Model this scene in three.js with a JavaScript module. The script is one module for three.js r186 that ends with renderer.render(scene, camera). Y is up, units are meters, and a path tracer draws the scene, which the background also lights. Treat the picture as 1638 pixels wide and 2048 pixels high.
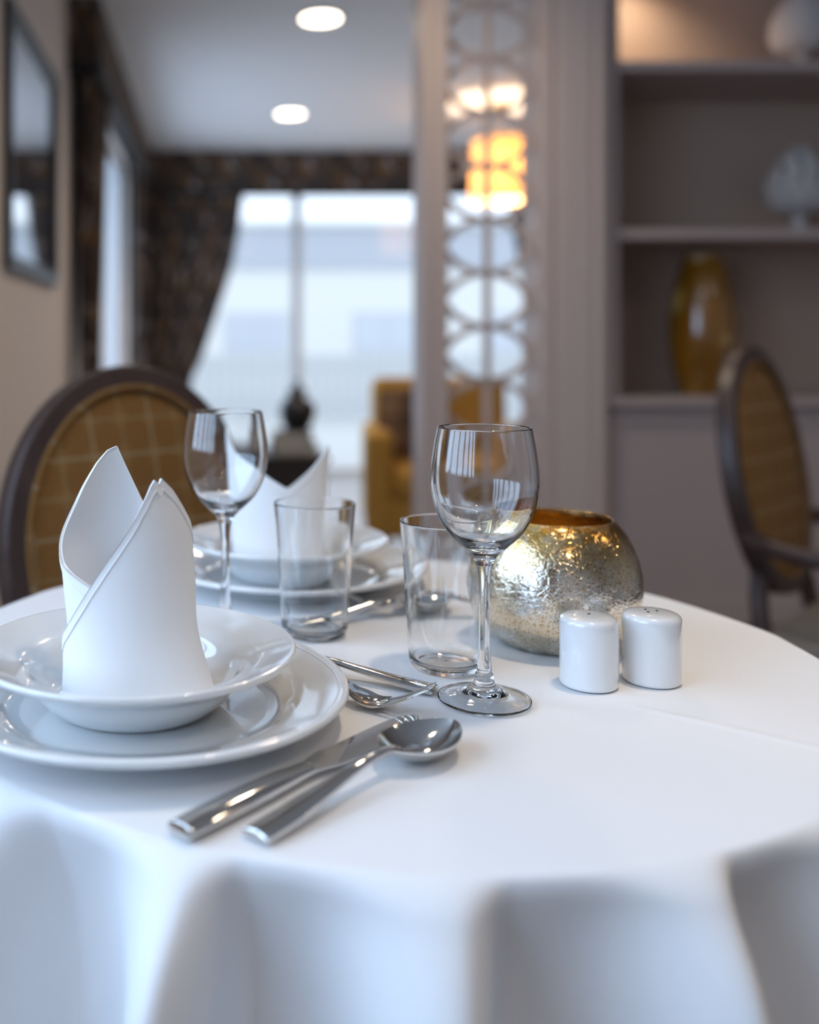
import * as THREE from 'three';
import { RoundedBoxGeometry } from 'three/addons/geometries/RoundedBoxGeometry.js';
import { mergeGeometries } from 'three/addons/utils/BufferGeometryUtils.js';
import { RectAreaLightUniformsLib } from 'three/addons/lights/RectAreaLightUniformsLib.js';

RectAreaLightUniformsLib.init();
const scene = new THREE.Scene();

// ---------------------------------------------------------------- camera, sky, lights, exposure
// A level camera with a shifted lens: focal length 2000 px, lens axis at pixel (430, 690) of 1638 x 2048.
const F = 2000, PU = 430, PV = 690, EYE = 1.02, W = 1638, H = 2048;
const fullW = 2 * (W - PU), fullH = 2 * (H - PV);
const camera = new THREE.PerspectiveCamera(2 * Math.atan((H - PV) / F) * 180 / Math.PI, fullW / fullH, 0.05, 200);
camera.setViewOffset(fullW, fullH, fullW - W, fullH - H, W, H);
camera.position.set(0, EYE, 0);
camera.lookAt(0, EYE, -1);
camera.focus = 0.725;
camera.userData.fStop = camera.getFocalLength() / 14.0;          // a 14 mm opening
scene.add(camera);

scene.background = new THREE.Color(0.72, 0.84, 1.0);             // even overcast sky
scene.backgroundIntensity = 1.8;

const renderer = new THREE.WebGLRenderer({ antialias: true });
renderer.toneMapping = THREE.LinearToneMapping;
renderer.toneMappingExposure = 1.0;
renderer.shadowMap.enabled = true;
renderer.shadowMap.type = THREE.PCFSoftShadowMap;

// daylight in the dining room's own window, left of the table
const DAY = new THREE.Color(0.44, 0.67, 1.0);
const dayLight = new THREE.RectAreaLight(DAY, 4.8, 2.3, 1.45);
dayLight.position.set(-1.27, 1.60, 0.05);
dayLight.lookAt(1, 1.60, 0.05);
dayLight.name = 'dining_window_daylight';
scene.add(dayLight);
// daylight in the lounge's long left window
const loungeLight = new THREE.RectAreaLight(DAY, 1.5, 2.1, 2.1);
loungeLight.position.set(-0.80, 1.21, -6.05);
loungeLight.lookAt(1, 1.21, -6.05);
loungeLight.name = 'lounge_window_daylight';
scene.add(loungeLight);
const WARM = new THREE.Color(1.0, 0.80, 0.58);
const DOWNLIGHT = 3.3, PENDANT = 2.6;

// ---------------------------------------------------------------- helpers
let seed = 7;
const rnd = () => { seed = (seed * 1664525 + 1013904223) >>> 0; return seed / 4294967296; };
const V = (x, y, z) => new THREE.Vector3(x, y, z);
const lerp = THREE.MathUtils.lerp, clamp = THREE.MathUtils.clamp, smooth = THREE.MathUtils.smoothstep;
const RAD = Math.PI / 180;
const used = new Map();
function numbered(name) {
  const n = used.get(name) ?? 0;
  used.set(name, n + 1);
  return n ? name + '_' + String(n).padStart(3, '0') : name;
}
function tag(o, label, category, group, kind) {
  if (label) o.userData.label = label;
  if (category) o.userData.category = category;
  if (group) o.userData.group = group;
  if (kind) o.userData.kind = kind;
  return o;
}
function mesh(name, geometry, material, parent = scene) {
  const m = new THREE.Mesh(geometry, material);
  m.name = numbered(name);
  m.castShadow = m.receiveShadow = true;
  parent.add(m);
  return m;
}
function thing(name, label, category, [x, y, z] = [0, 0, 0], turn = 0, group) {
  const g = new THREE.Group();
  g.name = numbered(name);
  g.position.set(x, y, z);
  g.rotation.y = turn;
  scene.add(g);
  return tag(g, label, category, group);
}
function copy(root, label, [x, y, z], turn) {
  const c = root.clone();
  c.traverse((o) => { o.name = numbered(o.name.replace(/_\d{3}$/, '')); o.userData = { ...o.userData }; });
  c.position.set(x, y, z);
  if (turn !== undefined) c.rotation.y = turn;
  if (label) c.userData.label = label;
  scene.add(c);
  return c;
}
const struct = (name, geometry, material, parent) => { const m = mesh(name, geometry, material, parent); if (!parent) m.userData.kind = 'structure'; return m; };
function box(x0, x1, y0, y1, z0, z1, r = 0) {                      // a box between two corners, edges rounded by r
  const w = Math.abs(x1 - x0), h = Math.abs(y1 - y0), d = Math.abs(z1 - z0);
  const g = r > 0 ? new RoundedBoxGeometry(w, h, d, 3, Math.min(r, w / 2.01, h / 2.01, d / 2.01)) : new THREE.BoxGeometry(w, h, d);
  g.translate((x0 + x1) / 2, (y0 + y1) / 2, (z0 + z1) / 2);
  return g;
}
const merge = (list) => mergeGeometries(list.map((g) => (g.index ? g.toNonIndexed() : g)));
// smooth lathe through profile points; each list in `runs` is a smooth run, runs meet in a crease
function lathe(runs, segments = 96, per = 6) {
  const pts = [];
  for (const run of runs) {
    const c = run.length > 2 ? new THREE.SplineCurve(run.map(([x, y]) => new THREE.Vector2(x, y))) : new THREE.LineCurve(new THREE.Vector2(...run[0]), new THREE.Vector2(...run[1]));
    const p = c.getPoints(run.length > 2 ? (run.length - 1) * per : 2);
    p.forEach((q) => { q.x = Math.max(q.x, 0); });
    if (pts.length) p.shift();
    pts.push(...p);
  }
  return new THREE.LatheGeometry(pts, segments);
}
// closed thick sheet: at(u, v) -> Vector3, thickness along the normal
function sheet(at, nu, nv, thick, uvScale = [1, 1], bump) {
  const P = [], N = [], e = 1e-3;
  for (let j = 0; j <= nv; j++) for (let i = 0; i <= nu; i++) {
    const u = i / nu, v = j / nv, p = at(u, v);
    const du = at(Math.min(u + e, 1), v).sub(at(Math.max(u - e, 0), v)), dv = at(u, Math.min(v + e, 1)).sub(at(u, Math.max(v - e, 0)));
    P.push(p); N.push(du.cross(dv).normalize());
  }
  const pos = [], uv = [], idx = [], w = nu + 1, n = P.length;
  for (const side of [1, -1]) for (let k = 0; k < n; k++) {
    const off = side * thick / 2 + (bump && side > 0 ? bump((k % w) / nu, Math.floor(k / w) / nv) : 0);
    pos.push(P[k].x + N[k].x * off, P[k].y + N[k].y * off, P[k].z + N[k].z * off);
    uv.push((k % w) / nu * uvScale[0], Math.floor(k / w) / nv * uvScale[1]);
  }
  for (let j = 0; j < nv; j++) for (let i = 0; i < nu; i++) {
    const a = j * w + i, b = a + 1, c = a + w, d = c + 1;
    idx.push(a, b, d, a, d, c, n + a, n + d, n + b, n + a, n + c, n + d);
  }
  const edge = (a, b) => idx.push(a, n + a, n + b, a, n + b, b);
  for (let i = 0; i < nu; i++) { edge(i + 1, i); edge(nv * w + i, nv * w + i + 1); }
  for (let j = 0; j < nv; j++) { edge(j * w, (j + 1) * w); edge((j + 1) * w + nu, j * w + nu); }
  const g = new THREE.BufferGeometry();
  g.setAttribute('position', new THREE.Float32BufferAttribute(pos, 3));
  g.setAttribute('uv', new THREE.Float32BufferAttribute(uv, 2));
  g.setIndex(idx);
  g.computeVertexNormals();
  return g;
}
// a bar along x: top(s, q), bottom(s, q) heights, half(s) half width; s in metres, q in -1..1
function bar(s0, s1, n, m, half, top, bottom, mid = () => 0) {
  const pos = [], idx = [], w = m + 1;
  for (const f of [top, bottom]) for (let i = 0; i <= n; i++) for (let j = 0; j <= m; j++) {
    const s = lerp(s0, s1, i / n), a = -Math.cos(Math.PI * j / m), q = a;
    pos.push(s, f(s, q), mid(s) + half(s) * q);
  }
  const k = (n + 1) * w;
  for (let i = 0; i < n; i++) for (let j = 0; j < m; j++) {
    const a = i * w + j, b = a + 1, c = a + w, d = c + 1;
    idx.push(a, b, d, a, d, c, k + a, k + d, k + b, k + a, k + c, k + d);
  }
  for (let i = 0; i < n; i++) { const a = i * w, c = a + w; idx.push(a, c, k + c, a, k + c, k + a); const b = a + m, d = c + m; idx.push(b, k + d, d, b, k + b, k + d); }
  for (let j = 0; j < m; j++) { const a = j, b = j + 1; idx.push(a, k + b, b, a, k + a, k + b); const c = n * w + j, d = c + 1; idx.push(c, d, k + d, c, k + d, k + c); }
  const g = new THREE.BufferGeometry();
  g.setAttribute('position', new THREE.Float32BufferAttribute(pos, 3));
  g.setIndex(idx);
  return creased(g);
}
function creased(g) {                                             // smooth normals: thin edges read as rounded
  g.computeVertexNormals();
  g.setAttribute('uv', new THREE.Float32BufferAttribute(new Float32Array(g.attributes.position.count * 2), 2));
  return g;
}
const curve = (pts) => (x) => {                                   // smooth piecewise interpolation through [x, y] pairs
  if (x <= pts[0][0]) return pts[0][1];
  for (let i = 1; i < pts.length; i++) if (x <= pts[i][0]) {
    const [x0, y0] = pts[i - 1], [x1, y1] = pts[i], h = x1 - x0, t = (x - x0) / h;
    const m0 = i > 1 ? (y1 - pts[i - 2][1]) / (x1 - pts[i - 2][0]) : (y1 - y0) / h, m1 = i < pts.length - 1 ? (pts[i + 1][1] - y0) / (pts[i + 1][0] - x0) : (y1 - y0) / h;
    return (2 * t ** 3 - 3 * t * t + 1) * y0 + (t ** 3 - 2 * t * t + t) * h * m0 + (3 * t * t - 2 * t ** 3) * y1 + (t ** 3 - t * t) * h * m1;
  }
  return pts[pts.length - 1][1];
};
const linear = (pts) => (x) => {
  if (x <= pts[0][0]) return pts[0][1];
  for (let i = 1; i < pts.length; i++) if (x <= pts[i][0]) return lerp(pts[i - 1][1], pts[i][1], (x - pts[i - 1][0]) / (pts[i][0] - pts[i - 1][0]));
  return pts[pts.length - 1][1];
};

// ---------------------------------------------------------------- textures
const hash = (x, y, k) => { let h = Math.imul(x, 374761393) + Math.imul(y, 668265263) + Math.imul(k, 2147483647 ^ 0x5bd1e995); h = Math.imul(h ^ (h >>> 13), 1274126177); return ((h ^ (h >>> 16)) >>> 0) / 4294967296; };
function noise(x, y, period, k) {                                 // tiling value noise
  const ix = Math.floor(x), iy = Math.floor(y), fx = x - ix, fy = y - iy, s = fx * fx * (3 - 2 * fx), t = fy * fy * (3 - 2 * fy);
  const w = (n) => ((n % period) + period) % period;
  return lerp(lerp(hash(w(ix), w(iy), k), hash(w(ix + 1), w(iy), k), s), lerp(hash(w(ix), w(iy + 1), k), hash(w(ix + 1), w(iy + 1), k), s), t);
}
function fbm(u, v, base, octaves, k) { let a = 0, w = 0.5, sum = 0, p = base; for (let o = 0; o < octaves; o++) { a += w * noise(u * p, v * p, p, k + o); sum += w; w *= 0.5; p *= 2; } return a / sum; }
function cells(u, v, n, k) {                                      // distance to the nearest and second nearest of tiling feature points
  const x = u * n, y = v * n, ix = Math.floor(x), iy = Math.floor(y);
  let a = 9, b = 9, id = 0;
  for (let j = -1; j < 2; j++) for (let i = -1; i < 2; i++) {
    const cx = ix + i, cy = iy + j, wx = ((cx % n) + n) % n, wy = ((cy % n) + n) % n;
    const d = Math.hypot(cx + hash(wx, wy, k) - x, cy + hash(wx, wy, k + 1) - y);
    if (d < a) { b = a; a = d; id = hash(wx, wy, k + 2); } else if (d < b) b = d;
  }
  return [a, b, id];
}
function texture(size, f, srgb, repeat = [1, 1]) {
  const data = new Uint8Array(size * size * 4);
  for (let y = 0; y < size; y++) for (let x = 0; x < size; x++) {
    const c = f(x / size, y / size), o = (y * size + x) * 4;
    for (let i = 0; i < 3; i++) data[o + i] = clamp(Math.round(Array.isArray(c) ? c[i] : c * 255), 0, 255);
    data[o + 3] = 255;
  }
  const t = new THREE.DataTexture(data, size, size);
  t.wrapS = t.wrapT = THREE.RepeatWrapping;
  t.magFilter = THREE.LinearFilter; t.minFilter = THREE.LinearMipmapLinearFilter; t.generateMipmaps = true;
  if (srgb) t.colorSpace = THREE.SRGBColorSpace;
  t.repeat.set(...repeat);
  t.needsUpdate = true;
  return t;
}
const mix = (a, b, t) => a.map((x, i) => lerp(x, b[i], clamp(t, 0, 1)));
const curtainTex = texture(512, (u, v) => {
  const big = fbm(u, v, 5, 4, 11), leaf = fbm(u, v, 9, 3, 31), gold = fbm(u, v, 7, 3, 57);
  let c = mix([52, 43, 39], [82, 71, 66], fbm(u, v, 24, 3, 3));
  c = mix(c, [152, 142, 140], smooth(leaf, 0.56, 0.66) * smooth(big, 0.42, 0.55));
  return mix(c, [118, 84, 44], smooth(gold, 0.6, 0.7) * 0.8);
}, true);
const plaidTex = texture(256, (u, v) => {
  const g = fbm(u, v, 64, 2, 5), line = (x, at, w) => Math.max(0, 1 - Math.abs(((x - at + 1.5) % 1) - 0.5) / w);
  let c = mix([118, 84, 40], [146, 106, 54], g);
  c = mix(c, [104, 70, 32], 0.22 * Math.max(smooth(Math.abs(((u * 2) % 1) - 0.5), 0.2, 0.3), smooth(Math.abs(((v * 2) % 1) - 0.5), 0.2, 0.3)));
  c = mix(c, [168, 164, 148], 0.7 * Math.max(line(u, 0.25, 0.03), line(v, 0.25, 0.03)));
  return mix(c, [160, 154, 136], 0.5 * Math.max(line(u, 0.75, 0.028), line(v, 0.75, 0.028)));
}, true);
const weaveBump = texture(128, (u, v) => 0.5 + 0.2 * Math.sin(u * Math.PI * 64) * Math.sign(Math.sin(v * Math.PI * 64)) + 0.2 * Math.sin(v * Math.PI * 64) + 0.2 * (fbm(u, v, 16, 2, 9) - 0.5));
const carpetTex = texture(256, (u, v) => mix([92, 86, 84], [128, 120, 116], 0.5 * fbm(u, v, 64, 2, 1) + 0.5 * fbm(u, v, 6, 3, 8)), true);
const carpetBump = texture(256, (u, v) => fbm(u, v, 96, 2, 4));
const plasterBump = texture(256, (u, v) => fbm(u, v, 48, 3, 21));
const woodTex = texture(256, (u, v) => mix([50, 36, 33], [78, 60, 55], 0.6 * fbm(u * 1, v * 1, 6, 4, 17) + 0.4 * noise(u * 64, v * 4, 64, 2)), true);
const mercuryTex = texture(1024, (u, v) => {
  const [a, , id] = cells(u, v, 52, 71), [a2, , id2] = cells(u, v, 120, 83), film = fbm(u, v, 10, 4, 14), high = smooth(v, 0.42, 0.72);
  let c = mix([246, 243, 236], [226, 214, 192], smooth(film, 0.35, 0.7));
  c = mix(c, [196, 142, 64], high * (0.62 + 0.35 * smooth(fbm(u, v, 26, 3, 42), 0.38, 0.62)));  // gold wash towards the top: gilt lining plus the warm room's reflection painted in
  c = mix(c, [150, 140, 122], 0.75 * (1 - smooth(v, 0.1, 0.19)) * smooth(fbm(u, v, 18, 3, 8), 0.3, 0.6));
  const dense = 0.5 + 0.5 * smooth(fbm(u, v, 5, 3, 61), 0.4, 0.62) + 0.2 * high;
  if (id < dense * 0.55) c = mix(c, [168, 126, 56], 0.9 * (1 - smooth(a, 0.08, 0.24)));
  if (id2 < dense * 0.6) c = mix(c, [104, 82, 46], 0.8 * (1 - smooth(a2, 0.12, 0.28)));
  return c;
}, true, [2, 1]);
const mercuryBump = texture(1024, (u, v) => {
  const [a, b] = cells(u, v, 30, 91), [c, d] = cells(u, v, 64, 17);
  return 0.55 * smooth(b - a, 0.0, 0.16) + 0.25 * smooth(d - c, 0, 0.2) + 0.2 * fbm(u, v, 20, 2, 6);
}, false, [2, 1]);
const vaseTex = texture(512, (u, v) => mix(mix([100, 62, 8], [178, 122, 26], fbm(u, v, 6, 4, 13)), [206, 168, 96], smooth(fbm(u, v, 9, 3, 77), 0.6, 0.74)), true);
const cushionTex = texture(128, (u, v) => mix([74, 56, 46], [142, 112, 84], 0.5 * (Math.abs(Math.sin(u * 12.566)) > 0.75 ? 1 : 0) + 0.4 * (Math.abs(Math.sin(v * 12.566)) > 0.75 ? 1 : 0) + 0.2 * fbm(u, v, 16, 2, 3)), true);

// ---------------------------------------------------------------- materials
const std = (o) => new THREE.MeshStandardMaterial({ side: THREE.DoubleSide, ...o });
const phys = (o) => new THREE.MeshPhysicalMaterial({ side: THREE.DoubleSide, ...o });
const rep = (t, x, y) => { const c = t.clone(); c.repeat.set(x, y); c.needsUpdate = true; return c; };
const M = {
  linen: std({ color: new THREE.Color(0.84, 0.84, 0.85), roughness: 0.92, bumpMap: weaveBump, bumpScale: 0.00004 }),
  napkin: std({ color: new THREE.Color(0.90, 0.90, 0.905), roughness: 0.95, bumpMap: rep(weaveBump, 6, 4), bumpScale: 0.00003 }),
  porcelain: phys({ color: new THREE.Color(0.83, 0.84, 0.84), roughness: 0.12, clearcoat: 1, clearcoatRoughness: 0.03 }),
  shaker: phys({ color: new THREE.Color(0.84, 0.85, 0.86), roughness: 0.16, clearcoat: 1, clearcoatRoughness: 0.04 }),
  hole: std({ color: 0x2a2724, roughness: 0.9 }),
  glass: phys({ color: new THREE.Color(0.988, 0.996, 1.0), roughness: 0, transmission: 1, thickness: 0.02, ior: 1.5 }),
  steel: std({ color: new THREE.Color(0.66, 0.64, 0.61), metalness: 1, roughness: 0.07 }),
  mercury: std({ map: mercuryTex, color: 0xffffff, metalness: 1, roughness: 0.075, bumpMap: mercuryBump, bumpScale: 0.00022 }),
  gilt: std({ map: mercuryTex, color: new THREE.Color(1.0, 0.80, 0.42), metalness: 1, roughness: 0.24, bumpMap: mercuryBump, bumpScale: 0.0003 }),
  chairWood: std({ map: woodTex, roughness: 0.42 }),
  plaid: std({ map: rep(plaidTex, 10, 10), roughness: 0.95 }),
  seatCloth: std({ color: new THREE.Color(0.24, 0.21, 0.18), roughness: 0.95 }),
  wall: std({ color: new THREE.Color(0.80, 0.73, 0.68), roughness: 0.9, bumpMap: plasterBump, bumpScale: 0.0006 }),
  ceiling: std({ color: new THREE.Color(0.80, 0.81, 0.82), roughness: 0.95 }),
  carpet: std({ map: rep(carpetTex, 4, 4), roughness: 1, bumpMap: rep(carpetBump, 6, 6), bumpScale: 0.004 }),
  polished: std({ color: new THREE.Color(0.42, 0.42, 0.43), roughness: 0.22 }),
  joinery: std({ color: new THREE.Color(0.475, 0.385, 0.355), roughness: 0.55 }),
  shelfBack: std({ color: new THREE.Color(0.46, 0.34, 0.27), roughness: 0.7 }),
  lattice: std({ color: new THREE.Color(0.62, 0.51, 0.465), roughness: 0.45 }),
  frameBlack: std({ color: 0x0d0d10, roughness: 0.35 }),
  mirror: std({ color: new THREE.Color(0.62, 0.64, 0.66), metalness: 1, roughness: 0.04 }),
  curtain: std({ map: curtainTex, roughness: 0.95 }),
  trimBlack: std({ color: 0x0b0b0e, roughness: 0.7 }),
  frameWhite: std({ color: new THREE.Color(0.62, 0.64, 0.66), roughness: 0.5 }),
  pane: phys({ color: 0xffffff, roughness: 0, transmission: 1, thickness: 0, ior: 1.45 }),
  mustard: std({ color: new THREE.Color(0.56, 0.305, 0.06), roughness: 0.9 }),
  cushion: std({ map: cushionTex, roughness: 0.95 }),
  darkWood: std({ color: new THREE.Color(0.035, 0.026, 0.022), roughness: 0.45 }),
  urn: phys({ color: new THREE.Color(0.012, 0.012, 0.014), roughness: 0.3, clearcoat: 0.5 }),
  book: std({ color: new THREE.Color(0.13, 0.13, 0.15), roughness: 0.7 }),
  paper: std({ color: new THREE.Color(0.7, 0.67, 0.6), roughness: 0.9 }),
  white: phys({ color: new THREE.Color(0.55, 0.54, 0.54), roughness: 0.35 }),
  amber: phys({ map: vaseTex, roughness: 0.14, clearcoat: 1, clearcoatRoughness: 0.05 }),
  lampTrim: std({ color: 0xd8d6d2, roughness: 0.5 }),
  lampGlow: std({ color: 0xffffff, emissive: new THREE.Color(1.0, 0.86, 0.68), emissiveIntensity: 9 }),
  shade: phys({ color: new THREE.Color(0.95, 0.74, 0.43), roughness: 0.9, transmission: 0.34, thickness: 0 }),
  bulb: std({ color: 0xffffff, emissive: new THREE.Color(1.0, 0.74, 0.42), emissiveIntensity: 14 }),
  brass: std({ color: new THREE.Color(0.5, 0.38, 0.2), metalness: 1, roughness: 0.3 }),
  render: std({ color: new THREE.Color(0.82, 0.82, 0.8), roughness: 0.9 }),
  clad: std({ color: new THREE.Color(0.52, 0.55, 0.6), roughness: 0.9 }),
  houseGlass: std({ color: new THREE.Color(0.62, 0.66, 0.72), roughness: 0.1 }),
  paving: std({ color: new THREE.Color(0.6, 0.6, 0.58), roughness: 0.95 }),
  fence: std({ color: new THREE.Color(0.6, 0.62, 0.63), roughness: 0.9 }),
};

// ---------------------------------------------------------------- the rooms
const CEIL = 2.5, WL = -0.625, BACK = 2.4, WR = 4.2, FAR = -7.73;
struct('floor', box(-1.4, WR + 0.2, -0.12, 0, FAR - 0.2, BACK + 0.2), M.carpet);
mesh('lounge_floor', box(WL, WR, 0, 0.008, FAR, -4.35), M.polished, scene.getObjectByName('floor'));
struct('ceiling', box(-1.4, WR + 0.2, CEIL, CEIL + 0.12, FAR - 0.2, BACK + 0.2), M.ceiling);
struct('wall_back', box(-1.4, WR + 0.2, 0, CEIL, BACK, BACK + 0.2), M.wall);
struct('wall_right', box(WR, WR + 0.2, 0, CEIL, FAR, BACK), M.wall);
// left wall: a pier with the mirror, the long left window of the lounge, and the dining window set back behind the pier
const wl = struct('wall_left', box(-1.3, WL, 0, CEIL, -4.95, -2.62), M.wall);
mesh('wall_segment', box(WL - 0.2, WL, 0, 0.12, -7.15, -4.95), M.wall, wl);
mesh('wall_segment', box(WL - 0.2, WL, 2.3, CEIL, -7.15, -4.95), M.wall, wl);
mesh('wall_segment', box(WL - 0.2, WL, 0, CEIL, FAR, -7.15), M.wall, wl);
mesh('wall_segment', box(-1.3, -1.1, 0, 0.85, -2.62, BACK), M.wall, wl);
mesh('wall_segment', box(-1.3, -1.1, 2.36, CEIL, -2.62, BACK), M.wall, wl);
mesh('wall_segment', box(-1.3, -1.1, 0.85, 2.36, -2.62, -1.15), M.wall, wl);
mesh('wall_segment', box(-1.3, -1.1, 0.85, 2.36, 1.25, BACK), M.wall, wl);
const wf = struct('wall_far', box(WL - 0.2, -0.35, 0, CEIL, FAR - 0.2, FAR), M.wall);
mesh('wall_segment', box(2.75, WR, 0, CEIL, FAR - 0.2, FAR), M.wall, wf);
mesh('wall_segment', box(-0.35, 2.75, 2.32, CEIL, FAR - 0.2, FAR), M.wall, wf);
mesh('wall_segment', box(-0.35, 2.75, -0.02, 0.012, FAR - 0.2, FAR), M.frameWhite, wf);
struct('baseboard_left', box(WL, WL + 0.016, 0, 0.12, -4.2, -2.62, 0.004), M.frameWhite);
struct('wall_divider', box(1.256, WR, 0, CEIL, -3.86, -3.72), M.joinery);

// window_1: the wide glazed far window; frame members in the far wall
function windowAcross(name, x0, x1, y0, y1, z, mullions, rails) {
  const w = thing(name, null, null);
  w.userData.kind = 'structure';
  const f = 0.07;
  mesh('window_frame', merge([box(x0, x1, y1 - f, y1, z - 0.05, z + 0.03), box(x0, x1, y0, y0 + 0.045, z - 0.05, z + 0.03), box(x0, x0 + f, y0 + f, y1 - f, z - 0.05, z + 0.03), box(x1 - f, x1, y0 + f, y1 - f, z - 0.05, z + 0.03)]), M.frameWhite, w);
  const xs = [x0 + f, ...mullions, x1 - f];
  for (const m of mullions) mesh('mullion', box(m - 0.035, m + 0.035, y0 + f, y1 - f, z - 0.05, z + 0.03, 0.006), M.frameWhite, w);
  for (let i = 1; i < xs.length; i++) {
    const a = xs[i - 1] + (i > 1 ? 0.035 : 0), b = xs[i] - (i < xs.length - 1 ? 0.035 : 0);
    const p = new THREE.PlaneGeometry(b - a, y1 - y0 - 2 * f); p.translate((a + b) / 2, (y0 + y1) / 2, z - 0.01);
    mesh('window_pane', p, M.pane, w);
  }
  return w;
}
windowAcross('window_1', -0.35, 2.75, 0.012, 2.32, FAR - 0.1, [0.64, 1.70]);
function windowAlong(name, z0, z1, y0, y1, x, mullions) {
  const w = thing(name, null, null);
  w.userData.kind = 'structure';
  const f = 0.06;
  mesh('window_frame', merge([box(x - 0.04, x + 0.04, y1 - f, y1, z0, z1), box(x - 0.04, x + 0.04, y0, y0 + f, z0, z1), box(x - 0.04, x + 0.04, y0 + f, y1 - f, z0, z0 + f), box(x - 0.04, x + 0.04, y0 + f, y1 - f, z1 - f, z1)]), M.frameWhite, w);
  const zs = [z0 + f, ...mullions, z1 - f];
  for (const m of mullions) mesh('mullion', box(x - 0.04, x + 0.04, y0 + f, y1 - f, m - 0.03, m + 0.03, 0.006), M.frameWhite, w);
  for (let i = 1; i < zs.length; i++) {
    const a = zs[i - 1] + (i > 1 ? 0.03 : 0), b = zs[i] - (i < zs.length - 1 ? 0.03 : 0);
    const p = new THREE.PlaneGeometry(b - a, y1 - y0 - 2 * f); p.rotateY(Math.PI / 2); p.translate(x, (y0 + y1) / 2, (a + b) / 2);
    mesh('window_pane', p, M.pane, w);
  }
  return w;
}
windowAlong('window_2', -7.15, -4.95, 0.12, 2.3, WL - 0.1, [-6.05]);
windowAlong('window_3', -1.15, 1.25, 0.85, 2.36, -1.2, [-0.75, -0.35, 0.05, 0.45, 0.85]);

// ---------------------------------------------------------------- divider: pillar, lattice screen, bookcase
const pillar = struct('wall_pillar', box(1.048, 1.256, 0, CEIL, -3.42, -3.2, 0.004), M.lattice);
mesh('pillar_panel', box(1.10, 1.205, 0.2, CEIL - 0.02, -3.21, -3.192, 0.006), M.lattice, pillar);
mesh('pillar_moulding', merge([box(1.066, 1.078, 0, CEIL, -3.205, -3.19, 0.005), box(1.228, 1.24, 0, CEIL, -3.205, -3.19, 0.005)]), M.lattice, pillar);

const screen = thing('lattice_screen', 'taupe room divider screen with stacked pointed-oval lattice between a square post and the pillar', 'room divider', [0, 0, 0]);
mesh('post', box(0.664, 0.748, 0, CEIL, -3.36, -3.2, 0.006), M.lattice, screen);
mesh('post_bead', box(0.676, 0.690, 0, CEIL, -3.206, -3.192, 0.006), M.lattice, screen);
{
  const cx = 0.898, zc = -3.30, hw = 0.148, hh = 0.0883, R = (hw * hw + hh * hh) / (2 * hh), A = Math.asin(hw / R);
  mesh('centre_bar', box(cx - 0.0125, cx + 0.0125, 0, CEIL, zc - 0.009, zc + 0.009, 0.003), M.lattice, screen);
  const arcs = (up) => {
    const p = [];
    for (let i = 0; i <= 20; i++) { const a = lerp(-A, A, i / 20); p.push(V(R * Math.sin(a), up * (R * Math.cos(a) - R + hh), 0)); }
    const c = new THREE.CatmullRomCurve3(p), s = new THREE.Shape();
    s.moveTo(-0.0115, -0.010); s.lineTo(0.0115, -0.010); s.lineTo(0.0115, 0.010); s.lineTo(-0.0115, 0.010); s.closePath();
    return new THREE.ExtrudeGeometry(s, { steps: 28, extrudePath: c, bevelEnabled: false });
  };
  const eye = merge([arcs(1), arcs(-1)]);
  const node = new THREE.CylinderGeometry(0.017, 0.017, 0.026, 16); node.rotateX(Math.PI / 2);
  for (let k = -5; k < 9; k++) {
    const y = 0.992 + k * 0.1766;
    if (y < 0.1 || y > CEIL - 0.08) continue;
    const e = mesh('lattice_eye', eye, M.lattice, screen); e.position.set(cx, y, zc);
    const n = mesh('lattice_joint', node, M.lattice, screen); n.position.set(cx, y + 0.0883, zc);
  }
}

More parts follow.
